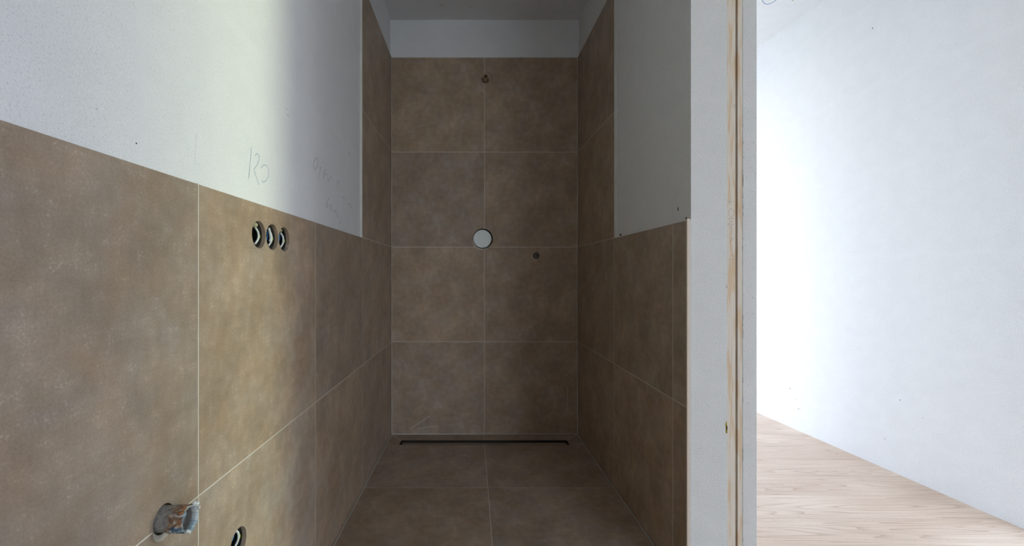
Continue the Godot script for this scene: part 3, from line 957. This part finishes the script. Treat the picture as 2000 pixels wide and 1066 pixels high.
func build_pipe_stub():
	var fr := left_frame()
	fr.origin = fr * Vector3(PIPE[0], PIPE[1], 0)
	var o := base("drain_pipe_stub", fr, "paint-crusted grey waste pipe stub sticking out of the left wall", "pipe")
	var n := FastNoiseLite.new()
	n.seed = 77
	n.frequency = 1.0
	n.fractal_octaves = 3
	var segs := 56
	var rings := 30
	var length := 0.047
	var r0 := 0.0205
	var st := begin()
	# pipe wall: outside in rings, over the mouth and back inside; colour is the material at each spot
	var pos := []
	var col := []
	for i in rings + 14:
		var row := []
		var crow := []
		for j in segs + 1:
			var ph := TAU * (j % segs) / segs
			var cs := Vector2(cos(ph), sin(ph))
			var t := minf(i / float(rings), 1.0)
			var w := n.get_noise_3d(cs.x * 1.5, cs.y * 1.5, t * 2.2)
			var w2 := n.get_noise_3d(cs.x * 3.6 + 9.0, cs.y * 3.6, t * 9.0)
			var crust := smoothstep(0.60, 0.72, t + w * 0.20)
			var r := r0 + 0.0002 * w2 + crust * (0.0010 + 0.0030 * maxf(w2, -0.2) + 0.003 * maxf(w, 0.0))
			var z := -0.03 + t * (length + 0.03)
			if i >= rings:
				var q := (i - rings) / 13.0
				z = length + w * 0.0045 * (1.0 - q) - q * 0.045
				r = r0 - 0.0022 - 0.0008 * q + 0.0008 * w2 * (1.0 - q)
				if i == rings:
					r = r0 + 0.0008 + 0.002 * w2
					z = length + 0.001 + w * 0.0045
			else:
				z += crust * w * 0.0045
			row.append(Vector3(cs.x * r, cs.y * r, z))
			# plastic, rust-brown putty, blue paint, white filler
			var c := Color(0.16, 0.15, 0.14).lerp(Color(0.30, 0.29, 0.27), clampf(w2 + 0.5, 0, 1))
			if i < rings:
				var rust := Color(0.14, 0.075, 0.04).lerp(Color(0.42, 0.31, 0.21), clampf(w2 * 1.6 + 0.4, 0, 1))
				var under := Color(0.03, 0.06, 0.09).lerp(Color(0.10, 0.20, 0.30), clampf(w2 * 2.0 + 0.3, 0, 1))
				var k := rust if cs.y + w * 0.7 > -0.25 else under
				if w2 > 0.33:
					k = Color(0.52, 0.53, 0.52)
				elif w > 0.22 and t > 0.8:
					k = Color(0.28, 0.40, 0.48)
				c = c.lerp(k, crust)
			elif i < rings + 3:
				c = Color(0.50, 0.52, 0.52).lerp(Color(0.24, 0.33, 0.38), smoothstep(-0.15, 0.15, w))
			else:
				c = Color(0.17, 0.155, 0.14)
			crow.append(c)
		pos.append(row)
		col.append(crow)
	st.set_smooth_group(0)
	for i in pos.size() - 1:
		for j in segs:
			for k in [[i, j], [i + 1, j], [i, j + 1], [i, j + 1], [i + 1, j], [i + 1, j + 1]]:
				st.set_color(col[k[0]][k[1]])
				st.add_vertex(pos[k[0]][k[1]])
	st.generate_normals()
	part("pipe", st, m.residue, o)
	st = begin()
	lathe(st, [Vector2(0.0186, 0.030), Vector2(0.0, 0.030)], 24)
	part("plug", st, m.grey_plastic, o)
	for q in [[0.018, 0.016, 0.047, 0.0045, 3], [0.012, 0.020, 0.046, 0.004, 5], [-0.006, -0.019, 0.049, 0.003, 8], [-0.012, -0.014, 0.050, 0.003, 12], [0.021, 0.008, 0.048, 0.003, 14]]:
		st = begin()
		lump(st, Vector3(q[0], q[1], q[2]), Vector3(q[3], q[3], q[3] * 0.7), q[4])
		part("filler_crust", st, m.white_plastic, o)
	var putty := plain(Color(0.56, 0.38, 0.24), 0.8)
	for q in [[-0.013, 0.015, 0.040, 0.0055, 21], [-0.004, 0.019, 0.038, 0.005, 22], [-0.018, 0.004, 0.041, 0.0045, 25]]:
		st = begin()
		lump(st, Vector3(q[0], q[1], q[2]), Vector3.ONE * q[3], q[4])
		part("putty", st, putty, o)
	# filler wiped round the hole
	st = begin()
	var ring := PackedVector2Array()
	var inner := PackedVector2Array()
	for k in 17:
		var ang := deg_to_rad(200 + 150.0 * k / 16)
		inner.append(Vector2.from_angle(ang) * 0.0247)
		ring.append(Vector2.from_angle(ang) * (0.026 + 0.010 * sin(PI * k / 16.0)))
	inner.reverse()
	ring.append_array(inner)
	prism(st, ring, 0.0, 0.0006)
	part("filler_smear", st, plain(Color(0.69, 0.67, 0.63), 0.9), o)

func build_outlets():
	# threaded shower outlet near the ceiling
	var o := base("shower_outlet_pipe", Transform3D(Basis.IDENTITY, Vector3(0.091, 2.252, -D_BACK)), "small brass threaded pipe stub high up on the back wall", "pipe")
	var st := begin()
	var prof := [Vector2(0.0155, -0.08)]
	for k in 14:
		prof.append(Vector2(0.0155, -0.03 + k * 0.0055))
		prof.append(Vector2(0.0145, -0.03 + k * 0.0055 + 0.0027))
	prof.append(Vector2(0.0155, 0.047))
	prof.append(Vector2(0.0120, 0.047))
	prof.append(Vector2(0.0120, 0.0))
	prof.append(Vector2(0.0, 0.0))
	lathe(st, prof, 28)
	part("pipe", st, m.brass, o)
	st = begin()
	lathe(st, [Vector2(0.020, -0.02), Vector2(0.020, -0.004), Vector2(0.0165, -0.002), Vector2(0.0165, -0.02)], 28)
	part("seal", st, m.black_plastic, o)
	# mixer outlet lower right
	o = base("valve_outlet_pipe", Transform3D(Basis.IDENTITY, Vector3(0.415, 1.1385, -D_BACK)), "small dark ringed outlet in the shaded right half of the back wall", "pipe")
	st = begin()
	lathe(st, [Vector2(0.0165, -0.07), Vector2(0.0165, 0.004), Vector2(0.0155, 0.005), Vector2(0.0122, 0.005), Vector2(0.0115, 0.004), Vector2(0.0115, -0.03), Vector2(0.0, -0.03)], 30)
	part("pipe", st, m.steel, o)
	st = begin()
	lathe(st, [Vector2(0.0203, -0.02), Vector2(0.0203, -0.003), Vector2(0.0172, -0.003), Vector2(0.0172, -0.02)], 30)
	part("seal", st, m.black_plastic, o)
	# white cap over the concealed mixer
	o = base("mixer_cover_cap", Transform3D(Basis.IDENTITY, Vector3(0.0746, 1.2455, -D_BACK)), "round white cap set in a hole at the middle of the back wall", "cap")
	st = begin()
	lathe(st, [Vector2(0.0575, -0.045), Vector2(0.0575, -0.0125), Vector2(0.0560, -0.011), Vector2(0.0, -0.011)], 56)
	part("disc", st, m.cap, o).position.x = -0.003
	st = begin()
	lathe(st, [Vector2(0.0632, -0.045), Vector2(0.0632, -0.0035), Vector2(0.0622, -0.0035), Vector2(0.0622, -0.045)], 56)
	part("collar", st, plain(Color(0.13, 0.17, 0.15), 0.8), o)
	st = begin()
	lathe(st, [Vector2(0.0014, -0.0109), Vector2(0.0012, -0.0102), Vector2(0.0, -0.0102)], 10)
	part("pin_hole", st, m.black_plastic, o).position = Vector3(-0.024, 0.026, 0.0)

func build_drain():
	var cx: float = (TRAY[0] + TRAY[1]) * 0.5
	var cd: float = (TRAY[2] + TRAY[3]) * 0.5
	var hw: float = (TRAY[1] - TRAY[0]) * 0.5 - 0.0006
	var hd: float = (TRAY[3] - TRAY[2]) * 0.5 - 0.0006
	var o := base("shower_drain", Transform3D(PLAN.basis, Vector3(cx, FLOOR_Y, -cd)), "long sunken linear drain with a tiled insert below the back wall", "drain")
	var st := begin()
	var th := 0.0016
	box(st, Vector3(-hw, -hd, -0.0355), Vector3(hw, hd, -0.033))
	box(st, Vector3(-hw, hd - th, -0.033), Vector3(hw, hd, -0.0002))
	box(st, Vector3(-hw, -hd, -0.033), Vector3(hw, -hd + th, -0.0002))
	box(st, Vector3(-hw, -hd + th, -0.033), Vector3(-hw + th, hd - th, -0.0002))
	box(st, Vector3(hw - th, -hd + th, -0.033), Vector3(hw, hd - th, -0.0002))
	part("trough", st, plain(Color(0.20, 0.19, 0.18), 0.5, 0.5), o)
	st = begin()
	prism(st, PackedVector2Array([Vector2(-hw + 0.010, -hd + 0.009), Vector2(hw - 0.010, -hd + 0.009), Vector2(hw - 0.010, hd - 0.009), Vector2(-hw + 0.010, hd - 0.009)]), -0.030, -0.012, tile_off(), TS)
	part("insert", st, m_tile[3], o)
	for q in [-0.4, 0.0, 0.4]:
		st = begin()
		box(st, Vector3(q - 0.02, -hd + 0.012, -0.033), Vector3(q + 0.02, hd - 0.012, -0.030))
		part("support", st, m.steel, o)

func build_ceiling_wires():
	var at := Vector3(1.74, 2.690, -2.45)
	var o := base("ceiling_lamp_wires", Transform3D(Basis.IDENTITY, at), "loose blue and brown lamp wires hanging from the corridor ceiling", "wires")
	var st := begin()
	tube(st, [Vector3(0.0, 0.0, 0.0), Vector3(-0.07, -0.055, 0.0), Vector3(-0.092, -0.115, 0.0), Vector3(-0.068, -0.141, 0.0), Vector3(-0.035, -0.134, 0.004), Vector3(-0.008, -0.112, 0.006), Vector3(0.02, -0.075, 0.006)], 0.0013)
	part("blue_wire", st, m.blue_wire, o)
	st = begin()
	tube(st, [Vector3(0.004, 0.0, 0.0), Vector3(0.05, -0.03, 0.0), Vector3(0.078, -0.075, 0.0), Vector3(0.083, -0.100, 0.0)], 0.0013)
	part("brown_wire", st, m.brown_wire, o)
	st = begin()
	lump(st, Vector3(0.083, -0.108, 0.0), Vector3(0.010, 0.012, 0.010), 4)
	part("connector", st, m.brass, o)
	st = begin()
	lathe(st, [Vector2(0.022, 0.0), Vector2(0.022, -0.004), Vector2(0.018, -0.006), Vector2(0.0, -0.006)], 24)
	var c := part("outlet", st, m.white_plastic, o)
	c.rotation.x = -PI / 2
